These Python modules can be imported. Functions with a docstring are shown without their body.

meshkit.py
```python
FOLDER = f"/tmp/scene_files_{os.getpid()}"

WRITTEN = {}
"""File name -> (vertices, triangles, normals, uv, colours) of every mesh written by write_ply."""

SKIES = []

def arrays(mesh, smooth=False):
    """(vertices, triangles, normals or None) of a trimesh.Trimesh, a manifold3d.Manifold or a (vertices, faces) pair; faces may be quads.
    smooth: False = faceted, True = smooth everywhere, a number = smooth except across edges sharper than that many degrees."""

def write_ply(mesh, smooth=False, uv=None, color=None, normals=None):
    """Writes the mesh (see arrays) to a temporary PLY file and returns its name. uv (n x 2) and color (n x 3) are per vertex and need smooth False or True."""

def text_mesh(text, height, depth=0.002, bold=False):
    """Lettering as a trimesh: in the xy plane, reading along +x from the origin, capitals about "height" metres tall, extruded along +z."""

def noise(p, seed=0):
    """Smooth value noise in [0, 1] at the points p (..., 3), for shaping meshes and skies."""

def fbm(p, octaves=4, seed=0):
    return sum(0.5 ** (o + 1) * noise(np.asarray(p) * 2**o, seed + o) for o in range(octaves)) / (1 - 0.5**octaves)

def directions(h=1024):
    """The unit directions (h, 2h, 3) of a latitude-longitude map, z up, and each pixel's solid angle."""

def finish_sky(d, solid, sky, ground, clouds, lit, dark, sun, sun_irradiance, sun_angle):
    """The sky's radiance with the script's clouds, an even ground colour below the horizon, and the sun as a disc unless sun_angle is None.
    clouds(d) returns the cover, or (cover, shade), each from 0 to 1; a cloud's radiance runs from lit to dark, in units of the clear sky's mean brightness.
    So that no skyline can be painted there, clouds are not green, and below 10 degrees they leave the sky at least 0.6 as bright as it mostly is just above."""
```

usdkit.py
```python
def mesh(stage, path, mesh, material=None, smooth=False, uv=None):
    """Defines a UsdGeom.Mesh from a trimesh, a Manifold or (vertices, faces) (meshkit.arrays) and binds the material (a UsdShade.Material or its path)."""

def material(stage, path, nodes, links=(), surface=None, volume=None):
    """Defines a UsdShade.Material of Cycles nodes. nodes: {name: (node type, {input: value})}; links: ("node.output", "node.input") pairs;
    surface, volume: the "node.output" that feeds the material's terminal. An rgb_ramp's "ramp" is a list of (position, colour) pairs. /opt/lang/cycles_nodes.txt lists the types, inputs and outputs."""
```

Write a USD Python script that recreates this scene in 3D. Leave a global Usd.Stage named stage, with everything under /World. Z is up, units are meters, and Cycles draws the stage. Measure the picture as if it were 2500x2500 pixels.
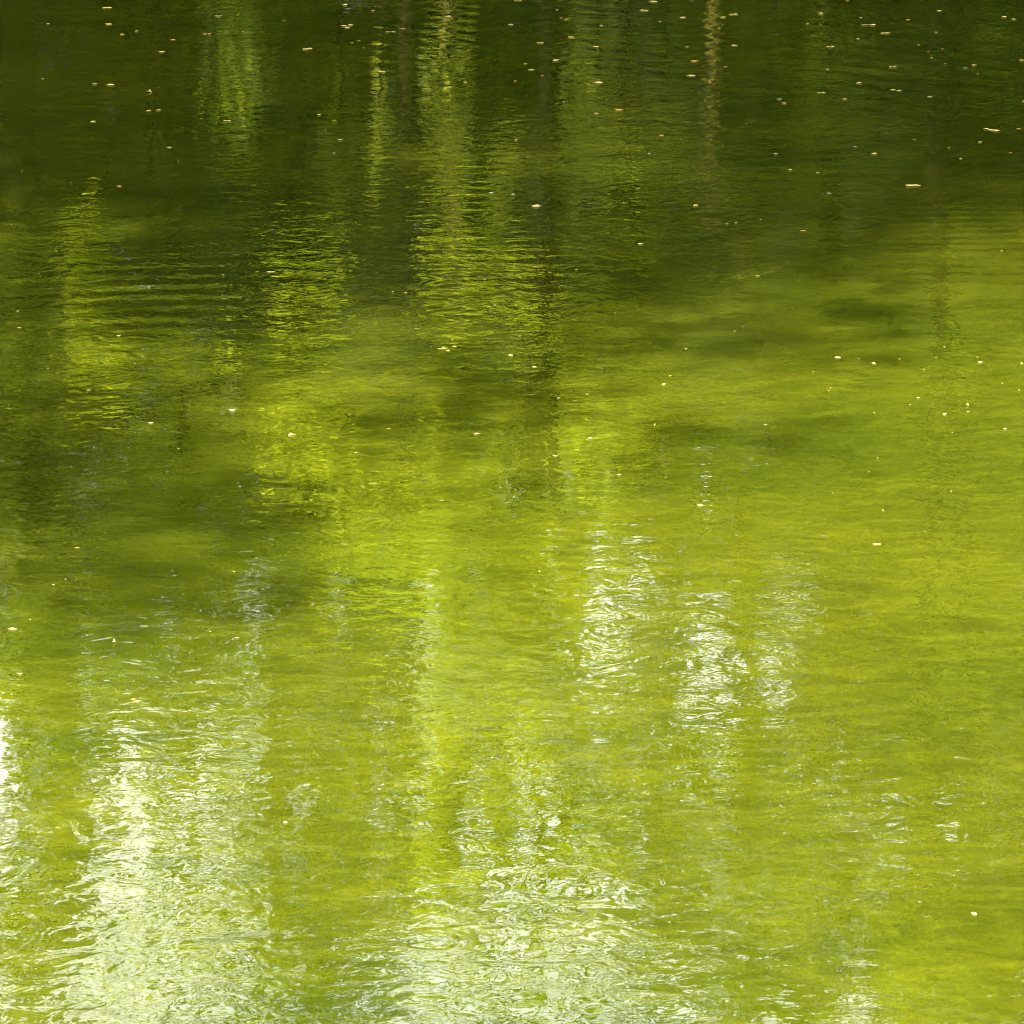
import math, random
import numpy as np
import usdkit, meshkit
from pxr import Usd, UsdGeom, UsdLux, UsdShade, Sdf, Gf, Vt

stage = Usd.Stage.CreateInMemory()
UsdGeom.SetStageUpAxis(stage, "Z")
UsdGeom.SetStageMetersPerUnit(stage, 1.0)
world = UsdGeom.Xform.Define(stage, "/World")
stage.SetDefaultPrim(world.GetPrim())
UsdGeom.Scope.Define(stage, "/World/Looks")

# ------------------------------------------------------------------ camera, sky, sun, exposure
CAM_H, DIP, FOV = 4.0, 18.5, 15.0           # metres above the water, degrees down, degrees across
EXPOSURE = 3.7
SUN_EL, SUN_DIR = math.radians(48.0), (-0.85, -0.53)   # towards the sun: from the left, a little behind the camera
SUN_AZ = math.atan2(SUN_DIR[0], SUN_DIR[1])
SKY_STRENGTH, SUN_INTENSITY = 0.05, 1.25

cam = UsdGeom.Camera.Define(stage, "/World/camera")
cam.CreateHorizontalApertureAttr(36.0)
cam.CreateVerticalApertureAttr(36.0)
cam.CreateFocalLengthAttr(18.0 / math.tan(math.radians(FOV / 2)))
cam.CreateClippingRangeAttr((0.1, 2000.0))
cam.CreateExposureAttr(EXPOSURE)
cam.AddTranslateOp().Set((0, 0, CAM_H))
cam.AddRotateXOp().Set(90.0 - DIP)

usdkit.material(stage, "/World/Looks/sky", {
    "tc": ("texture_coordinate", {}),
    "sky": ("sky_texture", {"sky_type": "single_scattering", "sun_disc": False, "sun_elevation": SUN_EL,
                            "sun_rotation": SUN_AZ, "altitude": 100.0, "air_density": 1.0, "aerosol_density": 2.0, "ozone_density": 1.0}),
    "n": ("noise_texture", {"scale": 2.2, "detail": 5.0, "roughness": 0.55}),
    "r": ("rgb_ramp", {"ramp": [(0.30, (0.35, 0.35, 0.35)), (0.62, (1, 1, 1))]}),
    "mix": ("mix_color", {"blend_type": "mix", "b": (12.0, 12.0, 10.9), "use_clamp": False}),
    "bg": ("background_shader", {"strength": SKY_STRENGTH}),
}, [("tc.generated", "n.vector"), ("n.fac", "r.fac"), ("r.color", "mix.fac"), ("sky.color", "mix.a"), ("mix.result", "bg.color")], surface="bg.background")
dome = UsdLux.DomeLight.Define(stage, "/World/sky")
UsdShade.MaterialBindingAPI.Apply(dome.GetPrim()).Bind(UsdShade.Material.Get(stage, "/World/Looks/sky"))
dome.GetPrim().SetCustomDataByKey("kind", "structure")

sun = UsdLux.DistantLight.Define(stage, "/World/sun")
sun.CreateIntensityAttr(SUN_INTENSITY)
sun.CreateAngleAttr(0.5)
sun.CreateNormalizeAttr(True)
sun.CreateColorAttr(Gf.Vec3f(1.0, 0.87, 0.66))
hx, hy = np.array(SUN_DIR) / np.hypot(*SUN_DIR)
S = np.array([hx * math.cos(SUN_EL), hy * math.cos(SUN_EL), math.sin(SUN_EL)])
sun.AddTransformOp().Set(Gf.Matrix4d(Gf.Rotation(Gf.Vec3d(0, 0, 1), Gf.Vec3d(*S)), Gf.Vec3d(0, 0, 30)))

# ------------------------------------------------------------------ helpers
rng = np.random.default_rng(7)
T0 = math.tan(math.radians(FOV / 2))
_cd, _sd = math.cos(math.radians(DIP)), math.sin(math.radians(DIP))


def ray(u, v, size=2500.0):
    """Direction through a point of the view, u to the right and v down."""
    a, b = (2 * u / size - 1) * T0, (1 - 2 * v / size) * T0
    return np.array([a, _cd + b * _sd, -_sd + b * _cd])


def on_water(u, v):
    d = ray(u, v)
    return np.array([0, 0, CAM_H]) + d * (CAM_H / -d[2])


def mirrored(u, v, depth):
    """The point at this distance whose image in still water stands at (u, v) (of 1932)."""
    d = ray(u, v, 1932.0)
    t = depth / d[1]
    return np.array([d[0] * t, depth, -(CAM_H + d[2] * t)])


used = {}


def numbered(name, parent="/World"):
    k = (parent, name)
    n = used.get(k, 0)
    used[k] = n + 1
    return f"{parent}/{name}" if n == 0 else f"{parent}/{name}_{n:03d}"


def tag(prim, **data):
    for k, v in data.items():
        if v:
            prim.SetCustomDataByKey(k, v)
    return prim


def thing(name, label, category, loc=(0, 0, 0), rotz=0, group=None):
    x = UsdGeom.Xform.Define(stage, numbered(name))
    x.AddTranslateOp().Set(tuple(map(float, loc)))
    if rotz:
        x.AddRotateZOp().Set(float(rotz))
    return tag(x.GetPrim(), label=label, category=category, group=group)


def part(name, mesh, material, parent, smooth=False):
    return usdkit.mesh(stage, numbered(name, str(parent.GetPath())), mesh, f"/World/Looks/{material}", smooth).GetPrim()


def structure(name, mesh, material, smooth=False, **data):
    p = usdkit.mesh(stage, numbered(name), mesh, f"/World/Looks/{material}", smooth).GetPrim()
    return tag(p, kind="structure", **data)


def quads_to_tris(q):
    q = np.asarray(q)
    return np.vstack([q[:, [0, 1, 2]], q[:, [0, 2, 3]]])


def tube(points, radii, sides=8):
    p = np.asarray(points, float)
    t = np.gradient(p, axis=0)
    t /= np.linalg.norm(t, axis=1, keepdims=True) + 1e-12
    ref = np.where(np.abs(t[:, 2:]) < 0.9, [0, 0, 1.0], [1.0, 0, 0])
    a = np.cross(t, ref); a /= np.linalg.norm(a, axis=1, keepdims=True)
    b = np.cross(t, a)
    ang = np.arange(sides) * 2 * np.pi / sides
    v = p[:, None] + np.asarray(radii)[:, None, None] * (np.cos(ang)[None, :, None] * a[:, None] + np.sin(ang)[None, :, None] * b[:, None])
    i, j = np.meshgrid(np.arange(len(p) - 1), np.arange(sides), indexing="ij")
    q = np.stack([i * sides + j, i * sides + (j + 1) % sides, (i + 1) * sides + (j + 1) % sides, (i + 1) * sides + j], -1).reshape(-1, 4)
    return v.reshape(-1, 3), quads_to_tris(q)


def join(parts):
    vs, fs, n = [], [], 0
    for v, f in parts:
        vs.append(v); fs.append(np.asarray(f) + n); n += len(v)
    return np.vstack(vs), np.vstack(fs)


def catmull(points, n):
    p = np.asarray(points, float)
    s = np.linspace(0, len(p) - 1, n)
    return np.stack([np.interp(s, np.arange(len(p)), p[:, k]) for k in range(3)], 1)


# ------------------------------------------------------------------ materials
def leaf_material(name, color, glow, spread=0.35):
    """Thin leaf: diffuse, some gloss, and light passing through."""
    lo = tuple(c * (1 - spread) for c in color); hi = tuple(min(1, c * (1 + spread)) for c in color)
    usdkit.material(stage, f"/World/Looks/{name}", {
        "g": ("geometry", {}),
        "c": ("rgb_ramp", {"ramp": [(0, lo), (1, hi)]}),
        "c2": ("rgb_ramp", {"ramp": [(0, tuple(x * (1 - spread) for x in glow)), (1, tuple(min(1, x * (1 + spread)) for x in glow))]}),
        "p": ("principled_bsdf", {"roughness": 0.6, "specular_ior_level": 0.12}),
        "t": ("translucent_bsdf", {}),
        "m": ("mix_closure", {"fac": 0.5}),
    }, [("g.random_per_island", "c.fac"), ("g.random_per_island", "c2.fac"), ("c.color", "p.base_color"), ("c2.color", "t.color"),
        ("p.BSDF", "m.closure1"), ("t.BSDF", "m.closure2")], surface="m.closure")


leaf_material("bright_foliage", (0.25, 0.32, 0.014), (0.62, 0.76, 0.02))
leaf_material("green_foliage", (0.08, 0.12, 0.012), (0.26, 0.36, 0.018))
leaf_material("soft_foliage", (0.14, 0.19, 0.020), (0.34, 0.42, 0.03))
leaf_material("dark_foliage", (0.025, 0.04, 0.008), (0.04, 0.06, 0.006))


def bark(name, dark, light, scale=9.0):
    usdkit.material(stage, f"/World/Looks/{name}", {
        "g": ("geometry", {}), "m": ("mapping", {"scale": (1, 1, 0.25)}),
        "n": ("noise_texture", {"scale": scale, "detail": 6.0, "roughness": 0.65}),
        "r": ("rgb_ramp", {"ramp": [(0.35, dark), (0.65, light)]}),
        "b": ("bump", {"strength": 0.7, "distance": 0.02}),
        "p": ("principled_bsdf", {"roughness": 0.95, "specular_ior_level": 0.0}),
    }, [("g.position", "m.vector"), ("m.vector", "n.vector"), ("n.fac", "r.fac"), ("r.color", "p.base_color"), ("n.fac", "b.height"), ("b.normal", "p.normal")], surface="p.BSDF")


bark("dark_bark", (0.002, 0.002, 0.001), (0.008, 0.007, 0.003))
bark("tan_bark", (0.04, 0.031, 0.011), (0.12, 0.092, 0.034))
bark("pale_bark", (0.02, 0.019, 0.005), (0.065, 0.058, 0.012))

usdkit.material(stage, "/World/Looks/grass", {
    "g": ("geometry", {}), "n": ("noise_texture", {"scale": 1.3, "detail": 8.0, "roughness": 0.7}),
    "r": ("rgb_ramp", {"ramp": [(0.3, (0.03, 0.028, 0.012)), (0.5, (0.035, 0.05, 0.010)), (0.75, (0.07, 0.095, 0.018))]}),
    "b": ("bump", {"strength": 0.8, "distance": 0.05}), "p": ("principled_bsdf", {"roughness": 0.95}),
}, [("g.position", "n.vector"), ("n.fac", "r.fac"), ("r.color", "p.base_color"), ("n.fac", "b.height"), ("b.normal", "p.normal")], surface="p.BSDF")


def math_node(kind, **v):
    return ("math", {"math_type": kind, **v})


RING = on_water(335, 731)
WATER_LO, WATER_HI = (0.0126, 0.0190, 0.0009), (0.0232, 0.0286, 0.0013)
usdkit.material(stage, "/World/Looks/pond_water", {
    "g": ("geometry", {}),
    # algae: cloudy colour of the water itself
    "am": ("mapping", {"scale": (0.55, 0.8, 1.0)}),
    "an": ("noise_texture", {"scale": 0.9, "detail": 5.0, "roughness": 0.6, "distortion": 0.8}),
    "ar": ("rgb_ramp", {"ramp": [(0.30, WATER_LO), (0.68, WATER_HI)]}),
    # thin streaky film of algae on it
    "fm": ("mapping", {"scale": (0.38, 1.0, 1.0), "rotation": (0, 0, 0.06), "location": (1.7, 0.3, 0.0)}),
    "fn": ("noise_texture", {"scale": 9.0, "detail": 7.0, "roughness": 0.72, "distortion": 1.4}),
    "fr": ("rgb_ramp", {"ramp": [(0.34, (0.68, 0.72, 0.76)), (0.50, (0.97, 0.97, 1.0)), (0.66, (1.32, 1.26, 1.2))]}),
    "film": ("mix_color", {"blend_type": "multiply", "fac": 1.0, "use_clamp": False}),
    # ripples
    "m1": ("mapping", {"scale": (0.45, 1.0, 1.0), "rotation": (0, 0, 0.10)}),
    "n1": ("noise_texture", {"scale": 3.2, "detail": 1.5, "roughness": 0.5, "distortion": 0.3}),
    "m2": ("mapping", {"scale": (0.78, 1.0, 1.0), "rotation": (0, 0, -0.15), "location": (3.1, 7.7, 0.4)}),
    "n2": ("noise_texture", {"scale": 9.0, "detail": 1.7, "roughness": 0.5, "distortion": 1.1}),
    "n3": ("noise_texture", {"scale": 28.0, "detail": 1.0, "distortion": 0.8}), "h3": math_node("multiply", value2=0.00024), "s3": math_node("add"),
    "gust": ("noise_texture", {"scale": 0.45, "detail": 2.0}),
    "gr": ("map_range", {"from_min": 0.36, "from_max": 0.64, "to_min": 0.35, "to_max": 1.5, "clamp": True}),
    "h1": math_node("multiply", value2=0.0016),
    "h2": math_node("multiply", value2=0.0012),
    "h2g": math_node("multiply"),
    # rings spreading from a drop
    "off": ("mix_vector", {"fac": 0.0}),
    "sep": ("separate_xyz", {}),
    "dx": math_node("subtract", value2=float(RING[0])), "dy": math_node("subtract", value2=float(RING[1])),
    "dx2": math_node("multiply"), "dy2": math_node("multiply"), "r2": math_node("add"), "r": math_node("sqrt"),
    "k": math_node("multiply", value2=2 * math.pi / 0.020), "s": math_node("sine"),
    "e1": math_node("multiply", value2=-1 / 0.085 ** 2), "e": math_node("exponent"),
    "se": math_node("multiply"), "hr": math_node("multiply", value2=0.00012),
    "calm1": math_node("multiply", value2=-1 / 0.16 ** 2), "calm2": math_node("exponent"), "calm": math_node("subtract", value1=1.0),
    "w": math_node("multiply"),
    "s1": math_node("add"), "s2": math_node("add"),
    "b": ("bump", {"strength": 1.0, "distance": 1.0}),
    "p": ("principled_bsdf", {"roughness": 0.008, "ior": 1.5, "subsurface_method": "burley", "subsurface_weight": 1.0, "subsurface_radius": (1.0, 1.0, 0.4), "subsurface_scale": 0.6}),
}, [("g.position", "am.vector"), ("am.vector", "an.vector"), ("an.fac", "ar.fac"), ("g.position", "fm.vector"), ("fm.vector", "fn.vector"), ("fn.fac", "fr.fac"), ("ar.color", "film.a"), ("fr.color", "film.b"), ("film.result", "p.base_color"),
    ("g.position", "m1.vector"), ("m1.vector", "n1.vector"), ("g.position", "m2.vector"), ("m2.vector", "n2.vector"),
    ("g.position", "gust.vector"), ("gust.fac", "gr.value"),
    ("n1.fac", "h1.value1"), ("n2.fac", "h2.value1"), ("m2.vector", "n3.vector"), ("n3.fac", "h3.value1"), ("h2.value", "s3.value1"), ("h3.value", "s3.value2"), ("s3.value", "h2g.value1"), ("gr.result", "h2g.value2"),
    ("g.position", "sep.vector"), ("sep.x", "dx.value1"), ("sep.y", "dy.value1"),
    ("dx.value", "dx2.value1"), ("dx.value", "dx2.value2"), ("dy.value", "dy2.value1"), ("dy.value", "dy2.value2"),
    ("dx2.value", "r2.value1"), ("dy2.value", "r2.value2"), ("r2.value", "r.value1"), ("r.value", "k.value1"), ("k.value", "s.value1"),
    ("r2.value", "e1.value1"), ("e1.value", "e.value1"), ("s.value", "se.value1"), ("e.value", "se.value2"), ("se.value", "hr.value1"),
    ("r2.value", "calm1.value1"), ("calm1.value", "calm2.value1"), ("calm2.value", "calm.value2"),
    ("h1.value", "s1.value1"), ("h2g.value", "s1.value2"), ("s1.value", "w.value1"), ("calm.value", "w.value2"),
    ("w.value", "s2.value1"), ("hr.value", "s2.value2"), ("s2.value", "b.height"), ("b.normal", "p.normal")], surface="p.BSDF")


def litter(name, lo, hi):
    usdkit.material(stage, f"/World/Looks/{name}", {
        "g": ("geometry", {}), "n": ("noise_texture", {"scale": 90.0, "detail": 3.0}),
        "r": ("rgb_ramp", {"ramp": [(0.3, lo), (0.7, hi)]}),
        "p": ("principled_bsdf", {"roughness": 0.5}), "t": ("translucent_bsdf", {"color": hi}), "m": ("mix_closure", {"fac": 0.25}),
    }, [("g.position", "n.vector"), ("n.fac", "r.fac"), ("r.color", "p.base_color"), ("p.BSDF", "m.closure1"), ("t.BSDF", "m.closure2")], surface="m.closure")


litter("yellow_leaf", (0.42, 0.29, 0.06), (0.62, 0.47, 0.14))
litter("orange_leaf", (0.36, 0.16, 0.03), (0.52, 0.27, 0.07))
litter("cream_leaf", (0.40, 0.30, 0.09), (0.56, 0.44, 0.18))
litter("grey_leaf", (0.16, 0.18, 0.08), (0.30, 0.31, 0.17))
litter("brown_leaf", (0.14, 0.09, 0.03), (0.32, 0.22, 0.10))

# ------------------------------------------------------------------ ground and water
POND = (-6.2, 7.0, 2.5, 32.0)      # x from, x to, y from, y to


def shore(x, y):
    """Metres to the pond's outline, negative inside, with an uneven edge."""
    w = 0.7 * (meshkit.noise(np.stack([x * 0.35, y * 0.35, 0 * x], -1), 3) - 0.5)
    cx, cy = (POND[0] + POND[1]) / 2, (POND[2] + POND[3]) / 2
    qx, qy = np.abs(x - cx) - (POND[1] - POND[0]) / 2 + 3, np.abs(y - cy) - (POND[3] - POND[2]) / 2 + 3
    return np.hypot(np.maximum(qx, 0), np.maximum(qy, 0)) + np.minimum(np.maximum(qx, qy), 0) - 3 + w


def ground_height(x, y):
    d = shore(x, y)
    z = np.where(d < 0, np.maximum(-1.5, d * 0.6), np.minimum(0.6, d * 0.35) + np.clip(d - 2, 0, 40) * 0.05)
    z = z + np.where(d > 0, np.clip(2.5 - y, 0, 4) * 0.5, 0) * (np.abs(x) < 40)
    return z + 0.12 * (meshkit.fbm(np.stack([x * 0.3, y * 0.3, 0 * x], -1), 3, 5) - 0.5)


def grid(xs, ys, height):
    X, Y = np.meshgrid(xs, ys)
    Z = height(X, Y)
    n, m = len(xs), len(ys)
    i, j = np.meshgrid(np.arange(m - 1), np.arange(n - 1), indexing="ij")
    a = i * n + j
    q = np.stack([a, a + 1, a + n + 1, a + n], -1).reshape(-1, 4)
    return np.stack([X, Y, Z], -1).reshape(-1, 3), quads_to_tris(q)


far = np.array([-900, -500, -250, -120, -70, -45, -30])
structure("ground", grid(np.concatenate([far, np.arange(-22, 26.1, 0.6), [32, 45, 70, 120, 250, 500, 900]]),
                         np.concatenate([far, np.arange(-20, 60.1, 0.6), [70, 90, 120, 250, 500, 900]]), ground_height), "grass", True,
          label="grassy bank around the pond", category="ground")


def packet(x, y, u, v, wave, turn, sx, sy, slope):
    """A patch of parallel ripples: wavelength in metres, crest turned by degrees, extent, steepest slope."""
    c = on_water(u, v)
    a = math.radians(turn)
    along, across = (x - c[0]) * math.cos(a) + (y - c[1]) * math.sin(a), -(x - c[0]) * math.sin(a) + (y - c[1]) * math.cos(a)
    bend = 0.10 * along ** 2
    return 0.55 * slope * wave / (2 * math.pi) * np.sin(2 * math.pi * (across + bend) / wave) * np.exp(-(along / sx) ** 2 - (across / sy) ** 2)


PACKETS = [(2240, 190, 0.21, -35, 0.45, 0.9, 0.050), (1180, 55, 0.18, -30, 0.5, 1.0, 0.035), (1660, 110, 0.19, -28, 0.6, 0.8, 0.030),
           (2330, 560, 0.095, 3, 0.30, 0.42, 0.036), (2060, 390, 0.15, 2, 0.50, 0.6, 0.028), (430, 700, 0.16, 4, 0.7, 0.6, 0.030),
           (1100, 440, 0.13, -2, 0.4, 0.6, 0.030), (1000, 1670, 0.055, -22, 0.12, 0.16, 0.030), (2300, 640, 0.12, 0, 0.5, 0.5, 0.020),
           (1150, 650, 0.15, 2, 0.8, 0.6, 0.022)]


def water_height(x, y):
    z = np.zeros_like(x)
    for p in PACKETS:
        z += packet(x, y, *p)
    inside = np.exp(-np.clip(np.abs(x) - 3.5, 0, 9) ** 2) * np.exp(-np.clip(6.8 - y, 0, 9) ** 2 - np.clip(y - 22.5, 0, 9) ** 2)
    return z * inside


xs = np.concatenate([np.linspace(-7.4, -4.2, 9), np.arange(-4, 4.01, 0.03), np.linspace(4.2, 8.2, 12)])
ys = np.concatenate([np.linspace(1.2, 6.3, 12), np.arange(6.5, 23.01, 0.016), np.linspace(23.3, 33.2, 24)])
structure("water", grid(xs, ys, water_height), "pond_water", True, label="still green pond water mirroring trees and white sky", category="water")


# ------------------------------------------------------------------ trees
def leaves(blobs, size, seed, density=1.0):
    """Leaf-sized faces in clumps inside ellipsoids: blobs are (centre, radii, count)."""
    r = np.random.default_rng(seed)
    centres = []
    for c, rad, n in blobs:
        n = int(n * density)
        small = rad[0] < 0.35
        k = (max(20, n // 4) if n > 300 else max(6, n // 22)) if small else max(4, n // 45)
        d = r.normal(size=(k, 3)); d /= np.linalg.norm(d, axis=1, keepdims=True)
        cl = d * (r.random((k, 1)) ** 0.40)
        pick = r.integers(0, k, n)
        p = cl[pick] + r.normal(size=(n, 3)) * ((0.30 if n > 300 else 0.20) if small else 0.15)
        centres.append(np.asarray(c) + p * np.asarray(rad))
    p = np.vstack(centres)
    n = len(p)
    a = r.normal(size=(n, 3)); a[:, 2] *= 0.6; a /= np.linalg.norm(a, axis=1, keepdims=True)
    b = np.cross(a, r.normal(size=(n, 3))); b /= np.linalg.norm(b, axis=1, keepdims=True)
    s = size * (0.6 + 0.8 * r.random((n, 1)))
    v = np.stack([p - a * s * 0.5, p + b * s * 0.3, p + a * s * 0.5, p - b * s * 0.3], 1).reshape(-1, 3)
    q = np.arange(4 * n).reshape(-1, 4)
    return v, quads_to_tris(q)


def tree(name, label, trunk, radius, blobs, leaf, size, bark_name, seed, group=None, limb_radius=0.05, category="tree"):
    """trunk: points from the ground up; blobs: (centre, radii, count)."""
    base = np.array(trunk[0], float)
    t = thing(name, label, category, base, group=group)
    r = np.random.default_rng(seed)
    path = catmull(np.asarray(trunk, float) - base, 22)
    path[1:-1, :2] += r.normal(size=(20, 2)) * 0.012
    radii = np.linspace(radius, max(radius * 0.25, 0.015), 22); radii[0] *= 1.35
    part("trunk", tube(path, radii, 10), bark_name, t, True)
    limbs = []
    for q_, (c, rad, n) in enumerate(blobs):
        c = np.asarray(c) - base
        if rad[0] < 0.35 and q_ % 3:
            continue
        k = int(np.argmin(np.abs(path[:, 2] - max(c[2] - 1.2 * np.hypot(*(c[:2] - path[-1, :2])) - 0.5, 0.8))))
        mid = (path[k] + c) / 2 + np.array([0, 0, 0.15])
        limbs.append(tube(catmull([path[k], mid, c], 8), np.linspace(min(radii[k] * 0.7, limb_radius, 0.03 if rad[0] < 0.35 else 1), 0.010, 8), 6))
        for _ in range(5):
            e = c + r.normal(size=3) * np.asarray(rad) * 0.55
            limbs.append(tube(catmull([mid * 0.4 + c * 0.6, (c + e) / 2, e], 6), np.linspace(limb_radius * 0.4, 0.006, 6), 5))
    if limbs:
        part("limbs", join(limbs), bark_name, t, True).SetCustomDataByKey("kind", "stuff")
        v, f = leaves([(np.asarray(c) - base, rad, n) for c, rad, n in blobs], size, seed)
        part("crown", (v, f), leaf, t).SetCustomDataByKey("kind", "stuff")
    return t


def gz(x, y):
    return float(ground_height(np.array([x]), np.array([y]))[0])


PX, PZ = 0.00475, 0.0053            # metres per pixel (of 1932) at a distance of 35 m


def blob(u, v, ru, rv, depth=35.0, thick=None, per=3200):
    c = mirrored(u, v, depth)
    s = depth / 35.0
    rx, rz = ru * PX * s, rv * PZ * s
    return (c, (rx, thick or max(0.5, 0.8 * (rx + rz) / 2), rz), max(60, int(per * rx * rz)))


def stem(pts, depth):
    """Trunk points from (u, v) of the reflection, carried down to the bank."""
    p = [mirrored(u, v, depth) for u, v in pts]
    p = sorted(p, key=lambda q: q[2])
    return [np.array([p[0][0], depth, gz(p[0][0], depth) - 0.1])] + p


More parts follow.
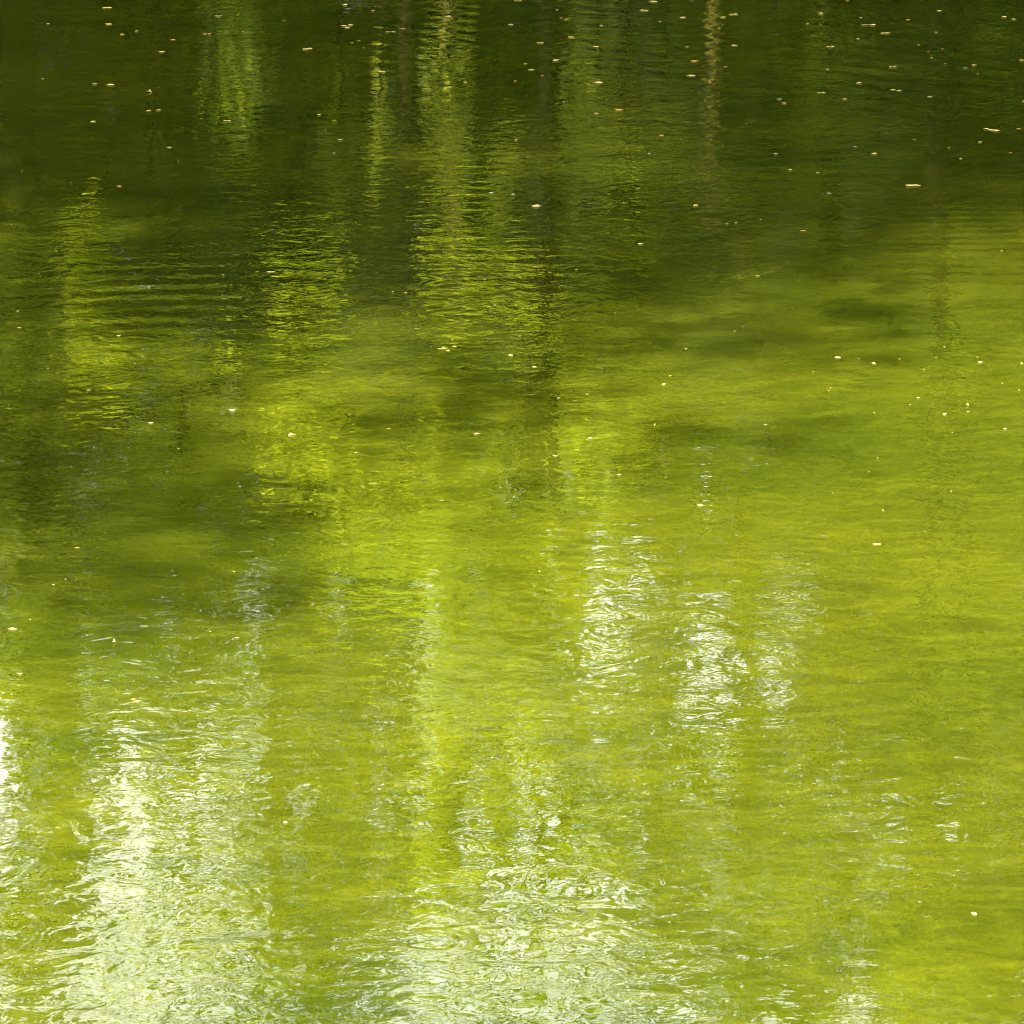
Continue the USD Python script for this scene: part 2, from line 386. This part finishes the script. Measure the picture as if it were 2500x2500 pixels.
B = blob
TREES = [
    # name, label, stem (u, v), depth, radius, blobs, leaf, size, bark
    ("broad_tree", "thick dark trunked tree reflected in the dark upper left corner", [(30, 0), (45, 400), (58, 620)], 34.0, 0.24,
     [B(60, 560, 240, 90, 34), B(40, 850, 230, 190, 34), B(30, 1150, 210, 200, 34), B(60, 1650, 75, 230, 34, per=2600), B(160, 1440, 40, 40, 34, per=1500), B(-110, 1180, 120, 230, 34), B(-130, 1700, 150, 330, 34, per=4000), B(170, 1260, 160, 100, 34)], "green_foliage", 0.11, "dark_bark"),
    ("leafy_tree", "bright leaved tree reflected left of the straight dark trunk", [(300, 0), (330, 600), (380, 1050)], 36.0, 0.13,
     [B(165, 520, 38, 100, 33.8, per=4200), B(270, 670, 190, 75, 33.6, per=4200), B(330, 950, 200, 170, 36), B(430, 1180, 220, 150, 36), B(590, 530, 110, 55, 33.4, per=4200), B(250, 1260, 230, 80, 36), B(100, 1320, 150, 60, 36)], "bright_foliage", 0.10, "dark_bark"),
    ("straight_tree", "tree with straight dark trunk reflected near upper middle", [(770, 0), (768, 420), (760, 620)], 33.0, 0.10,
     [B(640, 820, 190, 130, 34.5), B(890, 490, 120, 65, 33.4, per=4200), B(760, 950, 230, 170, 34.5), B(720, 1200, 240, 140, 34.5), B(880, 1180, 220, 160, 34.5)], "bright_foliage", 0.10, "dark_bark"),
    ("dense_tree", "dense olive tree reflected between the two white sky gaps at the bottom", [(560, 300), (575, 1000), (590, 1500)], 37.0, 0.14,
     [B(590, 1450, 150, 110, 37), B(590, 1680, 190, 140, 37, per=2800), B(760, 1560, 130, 100, 37, per=2400), B(600, 1840, 130, 160, 37, per=2600), B(560, 1290, 260, 90, 37), B(830, 1330, 230, 130, 37), B(1080, 1370, 160, 70, 37, per=2400), B(1020, 1560, 170, 110, 37, per=650), B(900, 1720, 160, 90, 37, per=420), B(370, 1600, 90, 110, 37, per=900), B(1150, 1760, 110, 160, 37, per=500)], "green_foliage", 0.11, "dark_bark"),
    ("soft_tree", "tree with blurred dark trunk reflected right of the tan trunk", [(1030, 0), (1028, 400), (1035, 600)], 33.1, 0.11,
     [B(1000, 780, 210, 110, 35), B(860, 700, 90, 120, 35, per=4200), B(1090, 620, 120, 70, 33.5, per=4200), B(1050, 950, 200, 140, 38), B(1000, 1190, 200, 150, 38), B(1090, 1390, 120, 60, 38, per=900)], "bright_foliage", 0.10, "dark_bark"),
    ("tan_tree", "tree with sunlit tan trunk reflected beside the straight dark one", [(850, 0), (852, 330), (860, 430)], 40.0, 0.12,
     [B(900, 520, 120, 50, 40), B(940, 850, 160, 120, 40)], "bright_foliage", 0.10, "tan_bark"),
    ("pale_tree", "slender tree with wavy pale trunk reflected right of the middle", [(1345, 0), (1342, 400), (1450, 600), (1455, 880), (1395, 950), (1410, 1200), (1372, 1500)], 32.9, 0.05,
     [B(1330, 950, 130, 120, 33.5, per=1400), B(1450, 1180, 110, 130, 33.5), B(1500, 720, 150, 90, 33.5)], "green_foliage", 0.09, "pale_bark"),
    ("forked_tree", "tree whose dark branch is reflected between two white sky gaps", [(1180, 300), (1260, 900), (1272, 1150), (1245, 1420)], 35.5, 0.075,
     [B(1150, 860, 150, 110, 35.5), B(1310, 860, 150, 110, 35.5), B(1260, 1410, 40, 40, 35.5, per=700), B(1230, 1120, 110, 120, 35.5, per=1300), B(1360, 1420, 90, 110, 35.5, per=1600), B(1180, 1360, 90, 90, 35.5, per=1600), B(1350, 1060, 90, 50, 35.5, per=1800), B(1330, 830, 90, 130, 34.6), B(1420, 960, 90, 110, 34.6), B(1250, 960, 190, 110, 35.5, per=4200), B(1150, 720, 110, 130, 35.2, per=4200), B(1350, 1650, 100, 160, 35.5, per=2400)], "green_foliage", 0.10, "dark_bark"),
    ("wide_tree", "wide green tree reflected along the right side of the picture", [(1560, 0), (1580, 700), (1590, 900)], 36.0, 0.16,
     [B(1560, 620, 240, 120, 36), B(1640, 880, 240, 180, 36), B(1620, 1180, 240, 190, 36), B(1600, 1480, 240, 190, 36), B(1600, 1780, 250, 190, 36), B(1440, 1480, 80, 140, 36, per=1600), B(1490, 1850, 100, 90, 36)], "green_foliage", 0.11, "dark_bark"),
    ("corner_tree", "tree with thick dark trunk reflected in the upper right corner", [(1790, 0), (1765, 330), (1775, 560)], 33.2, 0.20,
     [B(1840, 560, 200, 110, 34), B(1850, 850, 190, 180, 34), B(1860, 1150, 180, 190, 34), B(1880, 1450, 170, 180, 34), B(1740, 1500, 80, 120, 34), B(1745, 1760, 130, 190, 33.6, per=4500), B(1880, 1780, 140, 190, 33.8, per=4200), B(1500, 1600, 70, 120, 34), B(1900, 1700, 140, 150, 34), B(1860, 1890, 160, 90, 34, per=2400), B(1700, 2020, 280, 110, 34.5)], "green_foliage", 0.12, "dark_bark"),
]
# openness of the lower crowns to the white sky, in percent, by rows upwards from 7 m: the gaps between and within the crowns
GAPS = """
 0  0  0  0  0  0  0  0  0  0  0  0  0  0  0  0  0  0
 0  0  0  0  0  0  0  0  0  0  0  0  0  0 12  5  0  0
 0  0  0  0  0  0  0  0  0  0  0  0  0  3 25  5 20  0
 0  0  0  0  0  0  0  0  0  0  0  0  0  0 10  3 45  5
 0  0  0  0  0  0  0  0  0  0  0  0  0  0  3  3 30  8
12  0  8 12 10  8  0  0  0  0  0  0  0  0  0  3  0  0
15  0 40 40 35 25  0  0  0  0  0  0  5  5  0  0  3  0
25  0 20 20 15 25  0  0  0  0  0  3 15 10  0  0  0  0
25  0 65 65 30 40  0  0  0  0  0 12 35 30  3  0  0  0
 3  0 65 60 25 20  0  0  0 15 20 30 40 40 20  3  0  0
 3 10 70 65 45 20  0  0  0 30 35 45 45 40 35 12  0  0
10 45 70 70 60 45 10  0 15 60 70 70 45 40 30 12 25  0
10 45 70 70 50 30 10  0 15 60 70 60 45 35 25 15 40  3
10 40 65 60 40 25  5  0 10 45 60 55 40 30 25 15 35  3
10 35 60 55 35 20  5  0  5 35 50 50 40 30 25 15 30  3
"""
gr_ = np.random.default_rng(21)
OWNER = [0, 0, 1, 1, 1, 1, 3, 3, 3, 3, 4, 4, 4, 4, 7, 7, 7, 7]
TREES = [list(t) for t in TREES]
for t in TREES:
    t[5] = [b for b in t[5] if not (b[0][2] > mirrored(0, 1075, b[0][1])[2] and mirrored(0, 1500, b[0][1])[0] < b[0][0] < mirrored(1460, 1500, 35)[0])]
for i, row in enumerate(GAPS.split("\n")[1:-1]):
    for j, g_ in enumerate(map(float, row.split())):
        lai = -math.log(max(g_, 3.0) / 100.0)
        if g_ > 92:
            continue
        t = TREES[OWNER[j]]
        t[5].append(B((j + 0.5) * 80.5 + gr_.normal() * 9, (i + 12.5) * 80.5 + gr_.normal() * 9, 50, 50, t[3] - gr_.uniform(0.1, 1.1), 0.45, 1750 * lai))

for k, (name, label, pts, depth, radius, blobs, lf, size, bk) in enumerate(TREES):
    tree(name, label, stem(pts, depth), radius, blobs, lf, size, bk, 100 + k, "trees on the far bank seen in the water")

# low bright shrubs on the far bank, between the trunks
SHRUBS = [(445, 130, 62, 150, 34.2), (845, 215, 45, 165, 33.9), (715, 240, 26, 110, 33.9), (1125, 225, 75, 150, 33.9), (930, 330, 60, 60, 34.2), (1250, 330, 60, 90, 34.2), (1440, 370, 110, 80, 34.2), (640, 260, 50, 100, 34.6), (1560, 200, 70, 120, 34.6)]
SHRUB_LABELS = ["green shrub reflected left of centre along the top edge", "bright shrub reflected just right of the straight dark trunk", "narrow bright shrub reflected just left of the straight dark trunk", "broad bright shrub reflected right of the blurred dark trunk",
                "small bright shrub reflected left of the blurred dark trunk", "small bright shrub reflected left of the pale trunk", "wide bright shrub reflected right of the pale trunk", "dim shrub reflected between the two upper left clumps", "dim shrub reflected towards the upper right corner"]
for k, (sh, lb) in enumerate(zip(SHRUBS, SHRUB_LABELS)):
    b0 = blob(*sh, thick=0.6, per=2000)
    x, y = b0[0][0], b0[0][1]
    tree("bank_shrub", lb, [(x, y, gz(x, y) - 0.1), (x + 0.05, y, b0[0][2] * 0.6), (x, y, b0[0][2])], 0.03, [b0], "soft_foliage" if k in (1, 2, 3, 4) else "green_foliage", 0.10, "dark_bark", 800 + k, "shrubs on the far bank", 0.02, "shrub")

# undergrowth and darker trees standing behind the first row, shorter than the gaps to the sky
r2 = np.random.default_rng(5)
ROW = [(-8.6, 43, 9.5, 1.9), (-6.2, 41.5, 9.0, 1.8), (-4.6, 44, 8.6, 1.7), (-3.2, 42, 7.8, 1.6), (-1.3, 43.5, 8.4, 1.6), (0.2, 45, 8.0, 1.7), (1.5, 42.5, 8.6, 1.6), (3.1, 44, 9.0, 1.7), (4.7, 42, 9.4, 1.8), (6.6, 44, 9.6, 1.9), (8.7, 43, 9.8, 2.0),
       (-9.5, 49, 14, 2.6), (-6.5, 48, 13.5, 2.3), (-4.0, 50, 13.5, 2.2), (-1.6, 48.5, 12.8, 2.2), (0.6, 50, 11.5, 2.0), (2.3, 48, 10.8, 1.8), (4.4, 49, 14.5, 2.0), (6.8, 50, 17, 2.6), (9.6, 48, 17, 2.6)]
for k, (x, d, h, w) in enumerate(ROW):
    bl = [((x + r2.normal() * 0.4, d + r2.normal() * 0.5, h * q), (w, 1.5, h * 0.19), int(150 * w * h)) for q in (0.2, 0.42, 0.64, 0.85)]
    tree("background_tree", f"dark bushy tree, number {1 + sum(q[0] < x for q in ROW)} from left, standing behind the reflected trunks", [(x, d, gz(x, d) - 0.1), (x + 0.2, d, h * 0.5), (x, d, h * 0.85)], 0.10, bl,
         "dark_foliage", 0.22, "dark_bark", 300 + k, "dark trees behind the far bank's first row")

# trees of the left bank, outside the frame: they shade the far water
def crown_tree(x, y, h, r, n, seed, low=0.35, leaf="green_foliage", size=0.2, label=None):
    rr = np.random.default_rng(seed)
    bl = []
    for i in range(9):
        a, q = rr.random() * 6.28, rr.random()
        z = h * (low + (0.92 - low) * (i + 0.5) / 9)
        rad = r * (0.45 + 0.3 * math.sin(math.pi * (i + 1) / 10))
        off = r * 0.5 * math.sqrt(q)
        bl.append(((x + off * math.cos(a), y + off * math.sin(a), z), (rad, rad, h * 0.10), n // 9))
    return tree("shore_tree", label or f"leafy shore tree about {round(h)} m tall, {abs(round(x))} m {'left' if x < 0 else 'right'} and {abs(round(y))} m {'beyond' if y > 0 else 'behind'} the viewpoint", [(x, y, gz(x, y) - 0.1), (x + 0.1, y, h * 0.5), (x, y, h * 0.9)], 0.22, bl, leaf, size, "dark_bark", seed, "trees of the left bank")


for k, (x, y, h, r, n, low) in enumerate([(-8.8, 14.6, 16.0, 3.8, 14000, 0.35), (-12.0, 12.6, 20.0, 4.6, 12000, 0.35), (-7.9, 10.6, 11.0, 2.2, 3600, 0.50), (-8.6, 21.0, 6.5, 2.6, 4000, 0.35),
                                          (-7.7, 8.1, 8.0, 1.1, 1100, 0.70), (-7.8, 9.4, 8.6, 1.2, 1200, 0.66), (-12.6, 10.2, 22.5, 3.8, 3800, 0.62), (-12.3, 8.0, 21.5, 2.6, 3000, 0.78), (-10.5, 6.4, 13.5, 2.0, 650, 0.66)]):
    crown_tree(x, y, h, r, n, 500 + int(10 * abs(x)) + int(100 * abs(y)), low)
for k, (x, y, h, r, n) in enumerate([(-10.5, -7.0, 16.0, 4.0, 6000), (-1.5, -9.0, 17.0, 4.5, 7000), (7.5, -5.5, 16.0, 4.0, 6000)]):
    crown_tree(x, y, h, r, n, 540 + k, 0.2, size=0.28)
# tall trees of the banks whose high crowns arch over the water
HIGH = [(9.6, 26.0, 22.0, 11000, (-1, -0.25), 1), (9.4, 19.0, 21.0, 11000, (-1, 0), 1), (9.8, 12.0, 20.0, 11000, (-1, 0.1), 1), (9.6, 5.5, 18.0, 8000, (-1, 0), 1),
        (6.4, 37.0, 25.0, 9000, (-0.3, -1), 0.3), (8.5, 35.5, 24.0, 9000, (-0.3, -1), 1), (-9.4, 23.0, 21.5, 9000, (1, -0.1), 0), (-9.2, 16.5, 23.5, 9000, (1, 0.0), 0), (-9.0, 13.2, 24.5, 9000, (1, -0.35), 0), (-9.0, 1.0, 24.0, 7000, (1, 0.2), 0)]
for k, (x, y, h, n, lean, low) in enumerate(HIGH):
    rr = np.random.default_rng(700 + k)
    bl = [((x + q * lean[0] + rr.normal() * 0.6, y + q * lean[1] + rr.normal() * 0.8, h - 2.6 - 0.14 * q + rr.normal() * 0.4), (2.2, 3.2, 1.3), n // 6) for q in (-0.5, 1.6, 3.8, 6.0, 8.2, 10.4)]
    bl += [((x + 1.0 + rr.normal() * 0.6, y + rr.normal() * 1.2, h * q), (2.3, 3.2, 1.9), int(n * low / 5)) for q in (0.18, 0.32, 0.46, 0.6) if low]
    tree("tall_tree", f"tall tree arching over the water from {abs(round(x))} m {'left' if x < 0 else 'right'}, {round(y)} m ahead", [(x, y, gz(x, y) - 0.1), (x + 0.1, y - 0.1, h * 0.5), (x + lean[0] * 0.8, y + lean[1] * 0.8, h * 0.88)], 0.2, bl, "green_foliage", 0.28, "dark_bark", 720 + k, "tall trees arching over the water", 0.12)
for k, (x, y, h, r, n) in enumerate([(-12.6, 36.0, 22.0, 4.2, 7000), (-14.6, 24.5, 18.0, 4.4, 8000), (-15.2, 31.0, 25.0, 4.4, 8000), (-5.5, -11.0, 19.0, 4.5, 8000), (3.5, -12.0, 20.0, 4.5, 8000), (-10.2, 31.0, 12.5, 3.0, 5000), (-9.8, 38.5, 17.0, 3.4, 6000), (13.0, 36.0, 20.0, 4.0, 6000)]):
    crown_tree(x, y, h, r, n, 560 + k, 0.12, size=0.28)

# ------------------------------------------------------------------ leaves, seeds and flecks floating on the water
# u, v, width (of 2500), kind: y yellow, o orange, c cream, g dull grey green, b brown leaf; d thin pale blade; w winged seed
LEAVES = """
255,20,10,y 267,20,10,y 266,60,12,y 117,59,6,o 333,77,6,c 299,85,8,o 423,98,8,o 394,128,11,y 271,208,13,y 368,226,15,w 362,271,9,o 388,270,8,o 226,298,9,c 105,193,5,g
292,456,8,o 414,361,9,g 232,206,9,g 843,13,8,y 911,28,6,o 840,64,9,y 849,68,9,y 855,62,8,y 948,79,8,o 959,78,7,y 984,71,9,o 746,121,9,y 756,120,10,y 927,176,7,y 936,177,8,c
875,100,5,o 860,105,5,o 778,282,6,y 551,296,6,y 560,296,6,y 501,84,6,o 510,84,6,o 534,40,14,d 580,37,4,o 694,51,4,o 593,78,4,o 830,343,8,g 816,375,6,g
1260,2,6,y 1269,3,6,o 1096,41,8,y 1248,61,8,y 1382,48,8,o 1370,45,5,o 1361,24,5,o 1467,63,5,c 1393,92,10,y 1314,106,7,y 1322,106,7,y 1455,115,11,o 1356,149,12,c 1282,156,5,c
1296,171,10,c 1323,186,5,o 1259,199,5,o 1137,202,6,c 1098,214,7,y 1462,203,15,c 1455,278,7,o 1259,343,6,o 1251,476,8,g 1199,472,8,g 1377,250,4,y
1597,5,14,y 1569,26,8,y 1578,27,8,y 1666,44,11,c 1688,1,8,g 1764,43,9,y 1787,36,9,y 1796,36,9,c 1611,53,5,o 1756,70,5,o 1971,58,5,y 1678,114,5,y 1792,112,10,c 1694,150,12,o
1770,164,6,o 1689,186,14,c 1732,202,5,o 1510,270,13,o 1904,243,8,g 1915,253,8,o 1615,332,7,o 1893,377,7,c 1584,376,5,g 1930,416,7,y 1997,423,5,y 1746,150,4,y
2070,3,6,o 2004,34,9,y 2102,44,5,g 2131,62,11,y 2113,62,15,d 2155,82,8,y 2165,82,9,y 2094,96,5,c 2022,115,8,o 2033,115,7,y 2292,27,8,y 2216,49,7,o 2453,42,9,y 2474,48,7,y
2285,80,6,g 2244,111,5,o 2300,121,5,o 2267,127,4,o 2275,142,5,o 2494,148,8,y 2377,160,7,y 2308,157,4,o 2357,167,7,g 2388,182,4,o 2175,164,6,y 2185,164,6,y 2020,170,6,o
2096,204,9,y 2001,227,7,y 2010,227,7,y 2063,243,8,o 2181,220,9,y 2196,222,9,y 2269,237,9,g 2409,316,9,y 2419,318,10,y 2431,320,12,y 2392,348,7,y 2486,315,7,o 2316,362,4,y
2466,373,5,o 2345,388,5,y 2135,376,9,o 2221,455,13,y 2233,454,14,y 2242,454,10,y 2233,342,5,g 2498,248,6,y 2025,473,8,g 2087,360,6,g
290,821,9,c 568,1002,13,c 369,1034,11,c 217,954,8,c 48,801,9,b 364,704,9,w 44,761,5,c 656,666,10,y 667,665,10,y 960,714,5,c 991,716,6,o 725,802,6,y 1192,749,6,c 1207,746,5,y
1074,852,9,y 1084,852,12,c 1093,857,8,y 1110,847,10,y 1246,868,9,c 711,1063,14,c 1163,1061,14,c 948,1048,10,d 869,1105,8,d 1184,684,8,b 435,1097,6,c
1700,503,10,y 1308,505,16,c 1406,660,6,y 1563,597,9,g 1774,548,5,g 1796,544,5,c 1856,537,5,g 1849,675,8,b 1305,897,9,c 1433,964,8,b 1404,978,11,d 1363,973,9,c 1598,1040,9,w
1620,939,8,c 1637,919,4,o 1675,852,5,c 1354,1114,9,c 1441,1070,9,c 1408,1098,8,d 1869,1038,8,d
2046,874,14,c 2132,888,9,c 2195,878,6,o 2394,885,9,c 2387,873,4,o 2446,614,5,o 2494,888,5,c 2242,972,7,c 2307,1012,8,c 2363,991,11,w 2363,1007,6,g 2453,1048,7,c 1961,564,11,d 2135,1009,6,d 2447,936,6,d
189,1338,10,o 32,1537,15,y 279,1569,15,w 643,1207,8,c 326,1709,10,o 336,1713,10,y 49,1646,10,c 577,1559,9,c 571,1397,5,o 130,1429,6,g 1511,1160,7,c 1077,1222,12,d 1710,1234,11,c 2142,1330,16,o
696,2008,10,c 121,2323,10,o 2379,2233,12,c
"""
FLECKS = """
445,314 320,357 162,365 435,396 93,403 102,418 54,420 412,420 348,438 174,447 104,361 296,336 388,215 434,174 840,32 888,118 1125,150 1357,259 1480,246 1408,445 1365,377 1822,304 1839,397 1674,456
2133,220 2154,238 2322,298 2472,230 2054,240 2018,286 28,551 352,603 318,688 383,684 382,700 46,714 95,671 538,724 525,660 545,674 594,742 53,784 264,884 299,882 313,886 117,902 128,902 361,903 298,1005 36,929 247,1004
21,992 13,883 39,849 461,1012 850,753 1112,814 1104,831 885,980 787,1034 769,1023 728,1000 668,1005 796,892 903,776 725,779 1053,850 1064,882 1183,877 1502,767 1418,761 1286,860 1794,811 1653,763 1757,839 1768,986 1771,996 1481,977 1814,800 1665,829 1353,985
2222,990 2226,1014 2164,931 2028,950 2350,931 2369,902 2256,904 2236,900 2216,900 2285,875 2290,890 2257,879 2097,878 1963,873 1945,858 1934,754 1986,798 2260,851 2305,850 2275,918 2418,895 2488,955 2473,818 2237,978 2325,1058 2421,1062 2289,1117 2143,1121 2038,1024 2375,999 1985,910 1893,902 1896,929 2023,957 2318,1014
70,1171 174,1142 112,1291 108,1323 257,1302 324,1289 150,1418 160,1417 210,1433 211,1442 73,1515 66,1562 29,1579 513,1545 593,1601 730,1533 28,1698 444,1293 495,1570 1317,1398 1055,1253 1084,1874 1244,1836 1768,1168 1970,1161 2121,1154 2203,1130 2086,1176 2033,1206 2027,1237 2248,1300 2258,1300 1862,1327 1939,1349 2156,1249 2134,1221 1825,1232 2322,1202 1833,2158
"""
PALETTE = {"y": ("yellow_leaf", "yellow"), "o": ("orange_leaf", "orange"), "c": ("cream_leaf", "cream"), "g": ("grey_leaf", "dull grey-green"), "b": ("brown_leaf", "brown"), "d": ("cream_leaf", "pale"), "w": ("cream_leaf", "pale")}
PLACES = [[(500, "by the left corner"), (1000, "left of the middle"), (1500, "in the middle"), (2000, "right of the middle"), (2501, "by the right corner")],
          [(500, "near the left edge"), (1000, "left of the middle"), (1500, "in the middle"), (2000, "right of the middle"), (2501, "near the right edge")]]
BANDS = [(45, "along the top edge"), (90, "just under the top edge"), (140, "a little below the top edge"), (200, "in the dark upper water"), (280, "in the next dark water down"), (420, "where the mirrored trunks end"), (700, "in the streaky dark water"),
         (900, "in the bright streaks"), (1130, "in the green middle water"), (1450, "in the yellow-green water"), (1800, "above the white reflections"), (2501, "among the white reflections")]
ORD = ["first", "second", "third", "fourth", "fifth", "sixth", "seventh", "eighth", "ninth", "tenth"]
lr = np.random.default_rng(11)


def metres(w, u, v):
    p = on_water(u, v)
    return w * np.linalg.norm(p - [0, 0, CAM_H]) * 2 * T0 / 2500.0


def blade(length, width, curl, fold, r, stalk=0.25):
    """A single floating leaf: an ovate sheet with a midrib, curled up at its rim, and a thin stalk."""
    n = 9
    t = np.linspace(0, 1, n)
    half = width / 2 * np.sin(np.pi * t ** 0.8) ** 0.75 * (1 + 0.10 * r.normal(size=n))
    half[0] = half[-1] = 0.0008
    x = (t - 0.5) * length
    bow = curl * length * (2 * t - 1) ** 2 + 0.03 * length * r.normal(size=n) * 0.3
    side = 0.08 * length * np.sin(math.pi * t) * r.normal()
    rows = []
    for s in (-1, -0.5, 0, 0.5, 1):
        rows.append(np.stack([x, side + s * half, bow + fold * np.abs(s) ** 1.5 * half], 1))
    v = np.vstack(rows)
    q = [(k * n + i, k * n + i + 1, (k + 1) * n + i + 1, (k + 1) * n + i) for k in range(4) for i in range(n - 1)]
    f = quads_to_tris(q)
    if stalk:
        sv, sf = tube([[-length / 2 + 0.002, side[0], bow[0]], [-length / 2 - length * stalk * 0.5, 0.02 * length, bow[0] + 0.03 * length], [-length / 2 - length * stalk, 0.05 * length, bow[0] + 0.01 * length]], [0.0011, 0.0009, 0.0007], 4)
        v, f = join([(v, f), (sv, sf)])
    v[:, 2] -= v[:, 2].min() - 0.0004
    return v, f


items = []
for word in LEAVES.split():
    u, v, w, kind = word.split(",")
    items.append([float(u), float(v), float(w), kind])
cells = {}
for it in items:
    band = next(k for k, (lim, _) in enumerate(BANDS) if it[1] < lim)
    col = next(k for k, (lim, _) in enumerate(PLACES[0]) if it[0] < lim)
    it += [band, col]
    cells.setdefault((band, col, it[3]), []).append(it)
for key, members in cells.items():
    members.sort(key=lambda m: m[0])
KINDS = {"d": "grass blade", "w": "winged seed"}
for u, v, w, kind, band, col in items:
    mat, colour = PALETTE[kind]
    what = KINDS.get(kind, "leaf")
    mates = cells[(band, col, kind)]
    place = BANDS[band][1] + " " + PLACES[0 if band < 2 else 1][col][1]
    n = len(mates)
    i = [m[0] for m in mates].index(u)
    if n > 2:
        label = f"{ORD[i] if i < 10 else str(i + 1) + 'th'} {colour} {what} from left, {place}"
    elif n == 2:
        label = f"{'left' if i == 0 else 'right'} one of two {colour} {'leaves' if what == 'leaf' else what + 's'} {place}"
    else:
        label = f"{colour} {what} floating {place}"
    p = on_water(u, v)
    length = metres(w * (1.3 if v < 600 else 1.0), u, v)
    turn = lr.uniform(-38, 38) + (180 if lr.random() < 0.5 else 0)
    if kind == "w":
        t = thing("winged_seed", label, "seed", (p[0], p[1], 0.002), turn)
        part("seed", blade(length * 0.35, length * 0.22, 0.05, 0.9, lr, 0), "cream_leaf", t, True)
        for sg in (-1, 1):
            bv, bf = blade(length * 0.62, length * 0.20, 0.05, 0.3, lr, 0)
            a = math.radians(60 * sg + lr.uniform(-12, 12))
            bv[:, 0] += length * 0.36
            rot = np.array([[math.cos(a), -math.sin(a), 0], [math.sin(a), math.cos(a), 0], [0, 0, 1]])
            bv = bv @ rot.T
            bv[:, 2] += 0.22 * np.hypot(bv[:, 0], bv[:, 1]) + 0.002
            part("wing", (bv, bf), "cream_leaf", t, True)
        continue
    if kind == "d":
        m = blade(length * 1.05, length * 0.22, 0.04, 0.4, lr, 0)
        name, cat = "grass_blade", "grass blade"
        turn = lr.uniform(-20, 20)
    else:
        m = blade(length * 1.06, length * lr.uniform(0.75, 1.05), lr.uniform(0.015, 0.05), lr.uniform(0.08, 0.22), lr, 0.2)
        name, cat = "floating_leaf", "leaf"
    path = numbered(name)
    g = usdkit.mesh(stage, path, m, f"/World/Looks/{mat}", True)
    g.AddTranslateOp().Set((float(p[0]), float(p[1]), 0.0012 if v < 720 else 0.0007))
    g.AddRotateZOp().Set(float(turn))
    tag(g.GetPrim(), label=label, category=cat, group="leaves and seeds floating on the pond")

for k, word in enumerate(FLECKS.split()[::3]):
    u, v = map(float, word.split(","))
    p = on_water(u, v)
    s = metres(lr.uniform(2.2, 4.2), u, v)
    vv, ff = blade(s, s * 0.8, 0.2, 0.6, lr, 0)
    vv[:, 2] += 0.001
    g = usdkit.mesh(stage, numbered("floating_fleck"), (vv, ff), "/World/Looks/cream_leaf", True)
    g.AddTranslateOp().Set((float(p[0]), float(p[1]), 0.002))
    g.AddRotateZOp().Set(float(lr.uniform(0, 360)))
    tag(g.GetPrim(), label="tiny pale fleck, hardly more than a dot, floating on the green water", category="fleck", group="tiny flecks floating on the pond")
